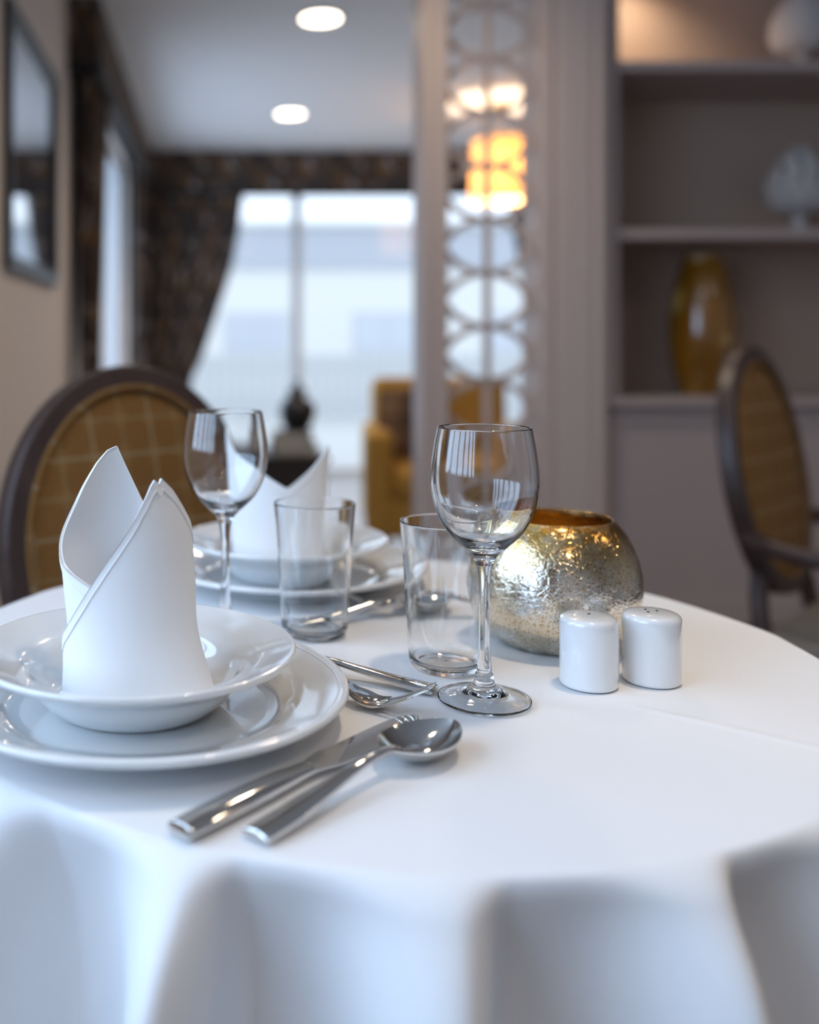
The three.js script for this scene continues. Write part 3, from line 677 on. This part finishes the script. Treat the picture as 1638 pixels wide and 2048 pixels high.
{
  const h = linear([[196, 0.036], [203, 0.044], [212, 0.050], [220, 0.0565], [229, 0.065], [237, 0.0735], [250, 0.0895], [260, 0.1025], [270, 0.1155], [285, 0.134], [296, 0.1455], [302, 0.1495], [307, 0.146], [311, 0.150], [325, 0.142], [345, 0.124], [375, 0.105], [410, 0.09], [425, 0.098], [438, 0.119], [470, 0.166], [480, 0.163], [492, 0.154], [508, 0.138], [525, 0.118], [540, 0.103], [560, 0.090], [597, 0.079], [640, 0.066]]);
  const rightBase = curve([[0, 0.059], [0.02, 0.053], [0.045, 0.047], [0.08, 0.0455], [0.115, 0.042], [0.15, 0.034]]);
  const leftBase = curve([[0, 0.048], [0.02, 0.047], [0.045, 0.0475], [0.08, 0.051], [0.103, 0.0525], [0.13, 0.047], [0.166, 0.042]]);
  napkin('nearer white napkin folded to two upright points on the front soup plate', FX - 0.009, T + 0.0185, FZ - 0.001, 196, 640, h,
    (y, d) => { const c = Math.cos(d * RAD), k = smooth(c, -0.6, 0.6); return [lerp(leftBase(y), rightBase(y), k), lerp(0.044, 0.036, clamp(y / 0.16, 0, 1))]; },
    (y, d) => [0, 0.002]);
  const h2 = linear([[90, 0.07], [130, 0.085], [160, 0.112], [178, 0.140], [186, 0.148], [196, 0.139], [214, 0.124], [240, 0.110], [262, 0.0965], [275, 0.0895], [279, 0.0895], [292, 0.098], [315, 0.113], [335, 0.126], [346, 0.133], [356, 0.119], [375, 0.09], [405, 0.075], [450, 0.07], [520, 0.06]]);
  napkin('farther white napkin folded to two upright points on the rear soup plate', GX - 0.012, T + 0.0185, GZ + 0.002, 90, 520, h2,
    (y, d) => [lerp(0.050, 0.057, clamp(y / 0.14, 0, 1)), lerp(0.044, 0.030, clamp(y / 0.14, 0, 1))],
    (y, d) => [0, 0]);
}

// ---------------------------------------------------------------- glasses (bowl, stem and foot are joined open shells of one piece of glass)
function wineGlass(label, x, z) {
  const t = thing('wine_glass', label, 'wine glass', [x, T + 0.0008, z]);
  mesh('bowl', lathe([
    [[0.0058, 0.098], [0.009, 0.1045], [0.0165, 0.1115], [0.027, 0.1225], [0.0345, 0.137], [0.0378, 0.153], [0.0378, 0.167], [0.0358, 0.183], [0.0333, 0.1965]],
    [[0.0333, 0.1965], [0.0329, 0.1974], [0.0322, 0.1974], [0.0319, 0.1965]],
    [[0.0319, 0.1965], [0.0343, 0.183], [0.0362, 0.167], [0.0361, 0.153], [0.0326, 0.138], [0.0248, 0.1245], [0.0145, 0.1158], [0.006, 0.1130], [0, 0.1126]]], 128, 8), M.glass, t);
  mesh('stem', lathe([[[0.0068, 0.0155], [0.0062, 0.0195], [0.0054, 0.023], [0.0043, 0.036], [0.0036, 0.055], [0.0036, 0.072], [0.0044, 0.088], [0.0058, 0.098]]], 64, 8), M.glass, t);
  mesh('foot', lathe([[[0, 0.0052], [0.010, 0.0046], [0.0175, 0.0034], [0.025, 0.0018], [0.030, 0.0004]], [[0.030, 0.0004], [0.0312, 0], [0.0322, 0.0003], [0.033, 0.0014], [0.0328, 0.0026], [0.031, 0.0034]], [[0.031, 0.0034], [0.025, 0.0050], [0.0175, 0.0068], [0.0118, 0.0092], [0.0084, 0.0120], [0.0068, 0.0155]]], 128, 8), M.glass, t);
  return t;
}
function tumbler(label, x, z, turn) {
  const t = thing('tumbler', label, 'glass', [x, T + 0.0008, z], turn);
  mesh('wall', lathe([[[0.0276, 0.0028], [0.0288, 0.0058], [0.0296, 0.012], [0.0318, 0.05], [0.0338, 0.085], [0.0362, 0.1155]], [[0.0362, 0.1155], [0.0360, 0.1166], [0.0350, 0.1168], [0.0345, 0.1158]], [[0.0345, 0.1158], [0.0320, 0.085], [0.0300, 0.05], [0.0284, 0.014], [0.0262, 0.0078]]], 128, 8), M.glass, t);
  mesh('base', lathe([[[0.0262, 0.0078], [0.022, 0.0058], [0.012, 0.0056], [0, 0.0058]]], 96, 8), M.glass, t);
  mesh('underside', lathe([[[0, 0.0016], [0.014, 0.0011], [0.0235, 0.0]], [[0.0235, 0.0], [0.0260, 0.0008], [0.0276, 0.0028]]], 96, 8), M.glass, t);
  return t;
}
wineGlass('stemmed wine glass standing in front of the silver candle bowl', 0.1944, -0.722);
wineGlass('stemmed wine glass beside the farther napkin, left of the tumblers', 0.0092, -0.895);
tumbler('clear water tumbler standing in front of the farther napkin', 0.0885, -0.889, 0.4);
tumbler('clear water tumbler standing beside the front wine glass and silver bowl', 0.1840, -0.796, 1.9);

// ---------------------------------------------------------------- mercury glass bowl and shakers
{
  const t = thing('candle_bowl', 'round silver and gold crackled mercury-glass candle bowl', 'bowl', [0.2945, T + 0.0006, -0.868]);
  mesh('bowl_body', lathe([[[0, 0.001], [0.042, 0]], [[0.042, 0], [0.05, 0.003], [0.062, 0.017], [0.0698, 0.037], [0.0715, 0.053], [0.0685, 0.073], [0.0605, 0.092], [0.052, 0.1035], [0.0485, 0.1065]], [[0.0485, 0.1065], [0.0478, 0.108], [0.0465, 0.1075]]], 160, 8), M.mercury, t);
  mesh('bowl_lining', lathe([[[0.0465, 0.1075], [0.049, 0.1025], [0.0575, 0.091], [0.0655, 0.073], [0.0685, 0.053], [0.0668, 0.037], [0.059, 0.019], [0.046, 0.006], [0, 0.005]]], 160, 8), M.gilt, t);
}
const shakerG = lathe([[[0, 0.0015], [0.018, 0.001]], [[0.018, 0.001], [0.0195, 0.0], [0.0210, 0.0014], [0.0213, 0.004]], [[0.0213, 0.004], [0.0214, 0.025], [0.0214, 0.045]], [[0.0214, 0.045], [0.0212, 0.0485], [0.0200, 0.0508], [0.017, 0.0522], [0.010, 0.0531], [0, 0.0533]]], 96, 8);
const holeG = new THREE.CylinderGeometry(0.0011, 0.0011, 0.0012, 16);
function shaker(label, x, z, holes) {
  const t = thing('shaker', label, 'shaker', [x, T + 0.0006, z]);
  mesh('shaker_body', shakerG, M.shaker, t);
  for (const [hx, hz] of holes) mesh('pour_hole', holeG, M.hole, t).position.set(hx, 0.0530, hz);
}
shaker('white porcelain shaker nearer the front wine glass, the left of the pair', 0.2830, -0.757, [[0, 0]]);
shaker('white porcelain shaker farther from the wine glass, the right of the pair', 0.3345, -0.766, [[0.004, 0], [-0.004, 0.003], [-0.003, -0.004]]);

// ---------------------------------------------------------------- cutlery (along +x from the handle's end)
function lay(name, label, category, x0, z0, x1, z1, lift = 0, roll = 0) {
  const t = thing(name, label, category, [x0, T + 0.0006 + lift, z0], Math.atan2(-(z1 - z0), x1 - x0));
  t.rotation.order = 'YXZ'; t.rotation.z = roll;
  return t;
}
function spoon(t, L) {
  const k = L / 0.19, S = M.steel, n = 0.116 * k;                  // n: where the bowl begins
  const half = curve([[0, 0.0092 * k], [0.03 * k, 0.0086 * k], [0.06 * k, 0.0062 * k], [0.09 * k, 0.0042 * k], [n, 0.0036 * k], [n + 0.01, 0.0040 * k]]);
  const y = curve([[0, 0.0036], [0.025 * k, 0.0056], [0.06 * k, 0.0105 * k], [0.09 * k, 0.0148 * k], [n, 0.0158 * k], [n + 0.012, 0.0140 * k]]);
  const end = (s) => smooth(s, -0.002, 0.004);
  const th = (s) => (0.0052 - 0.0020 * smooth(s, 0.02 * k, 0.1 * k)) * (0.75 + 0.25 * end(s));
  mesh('handle', bar(0, n + 0.010, 60, 14, half, (s, q) => y(s) + th(s) * 0.5 * (1 - 0.75 * q * q), (s, q) => y(s) - th(s) * 0.5 * (1 - 0.3 * q * q)), S, t);
  const b0 = n + 0.002, b1 = L, bw = (s) => { const p = clamp((s - b0) / (b1 - b0), 0, 1); return Math.max(0.0036 * k * (1 - smooth(p, 0, 0.25)), 0.0225 * k * Math.pow(Math.sin(Math.PI * Math.pow(p, 0.86)), 0.62)) + 0.0002; };
  const rim = curve([[b0, 0.0158 * k], [lerp(b0, b1, 0.35), 0.0142 * k], [b1, 0.0150 * k]]), depth = (s) => 0.0125 * k * Math.pow(Math.max(0, Math.sin(Math.PI * clamp((s - b0) / (b1 - b0), 0, 1))), 0.75);
  mesh('spoon_bowl', bar(b0, b1, 64, 32, bw, (s, q) => rim(s) - depth(s) * (1 - q * q), (s, q) => rim(s) - 0.0013 - depth(s) * (1 - q * q * 0.97)), S, t);
}
function knife(t) {
  const L = 0.222, S = M.steel;
  const half = curve([[0, 0.0088], [0.02, 0.0092], [0.07, 0.0082], [0.1, 0.0066], [0.108, 0.0066]]), th = curve([[0, 0.0072], [0.03, 0.0082], [0.08, 0.0066], [0.108, 0.0036]]);
  const c = 0.0050;
  const rise = curve([[0, 0.0002], [0.06, 0.0012], [0.12, 0.0008]]);
  const face = (q) => Math.pow(Math.max(0, 1 - Math.pow(Math.abs(q), 3.2)), 0.5);
  mesh('handle', bar(0, 0.108, 50, 18, half, (s, q) => c + rise(s) + th(s) * 0.5 * face(q), (s, q) => c - th(s) * 0.5 * face(q)), S, t);
  const bw = (s) => { const p = clamp((s - 0.105) / (L - 0.105), 0, 1); return lerp(0.0062, 0.0104, smooth(p, 0, 0.22)) * Math.pow(Math.max(1 - Math.pow(p, 9), 0), 0.55) + 0.0003; };
  mesh('blade', bar(0.105, L, 90, 12, bw, (s, q) => c + 0.0012 * (1 - 0.6 * smooth(q, -0.6, 1)), (s, q) => c - 0.0012 * (1 - 0.6 * smooth(q, -0.6, 1)), (s) => 0.0022 * smooth(s, 0.105, 0.16)), S, t);
}
function fork(t, L = 0.18) {
  const k = L / 0.18, S = M.steel;
  const half = curve([[0, 0.0078 * k], [0.03 * k, 0.0074 * k], [0.07 * k, 0.005 * k], [0.1 * k, 0.0034 * k], [0.115 * k, 0.0036 * k]]);
  const y = curve([[0, 0.0030], [0.03 * k, 0.0055], [0.065 * k, 0.0115], [0.095 * k, 0.0150], [0.112 * k, 0.0130], [0.124 * k, 0.0062], [0.136 * k, 0.0026], [0.146 * k, 0.0042], [0.16 * k, 0.0105], [0.18 * k, 0.0225]]);
  const th = (s) => 0.0036 - 0.0012 * smooth(s, 0.05 * k, 0.11 * k);
  mesh('handle', bar(0, 0.114 * k, 50, 12, half, (s, q) => y(s) + th(s) * 0.5 * (1 - 0.75 * q * q), (s, q) => y(s) - th(s) * 0.5 * (1 - 0.3 * q * q)), S, t);
  const hw = (s) => lerp(0.0036, 0.0112, smooth(s, 0.11 * k, 0.132 * k)) * k;
  mesh('fork_head', bar(0.112 * k, 0.1455 * k, 24, 14, hw, (s, q) => y(s) + 0.0010 + 0.0020 * q * q * smooth(s, 0.112 * k, 0.13 * k), (s, q) => y(s) - 0.0010 + 0.0020 * q * q * smooth(s, 0.112 * k, 0.13 * k)), S, t);
  for (let i = 0; i < 4; i++) {
    const off = (i - 1.5) * 0.0060 * k, lift = 0.0020 * (off / (0.0112 * k)) ** 2;
    mesh('tine', bar(0.145 * k, L, 24, 6, (s) => 0.0020 * k * (1 - 0.45 * smooth(s, 0.165 * k, L)), (s, q) => y(s) + lift + 0.0009 * (1 - 0.5 * q * q), (s, q) => y(s) + lift - 0.0009 * (1 - 0.5 * q * q), (s) => off * (1 - 0.06 * smooth(s, 0.15 * k, L))), S, t);
  }
}
knife(lay('table_knife', 'stainless table knife lying along the right of the front plate', 'knife', -0.0186, -0.5185, 0.153, -0.696));
spoon(lay('table_spoon', 'stainless table spoon nearest the front, beside the knife', 'spoon', 0.0205, -0.5165, 0.1555, -0.648), 0.187);
fork(lay('dessert_fork', 'stainless dessert fork with tines towards the front wine glass', 'fork', 0.003, -0.7906, 0.147, -0.6826), 0.18);
spoon(lay('dessert_spoon', 'stainless dessert spoon behind the front fork, its handle pointing to the wine glass', 'spoon', 0.162, -0.736, 0.0018, -0.818), 0.18);
spoon(lay('dessert_spoon', 'stainless dessert spoon of the rear setting, its bowl seen through a tumbler', 'spoon', 0.0745, -0.905, 0.236, -0.986), 0.181);
fork(lay('dessert_fork', 'stainless dessert fork of the rear setting, lying across the dessert spoon', 'fork', 0.283, -0.955, 0.117, -0.948, 0.009, -0.028), 0.167);

scene.traverse((o) => { if (o.isMesh) { o.castShadow = true; o.receiveShadow = true; } });
renderer.render(scene, camera);
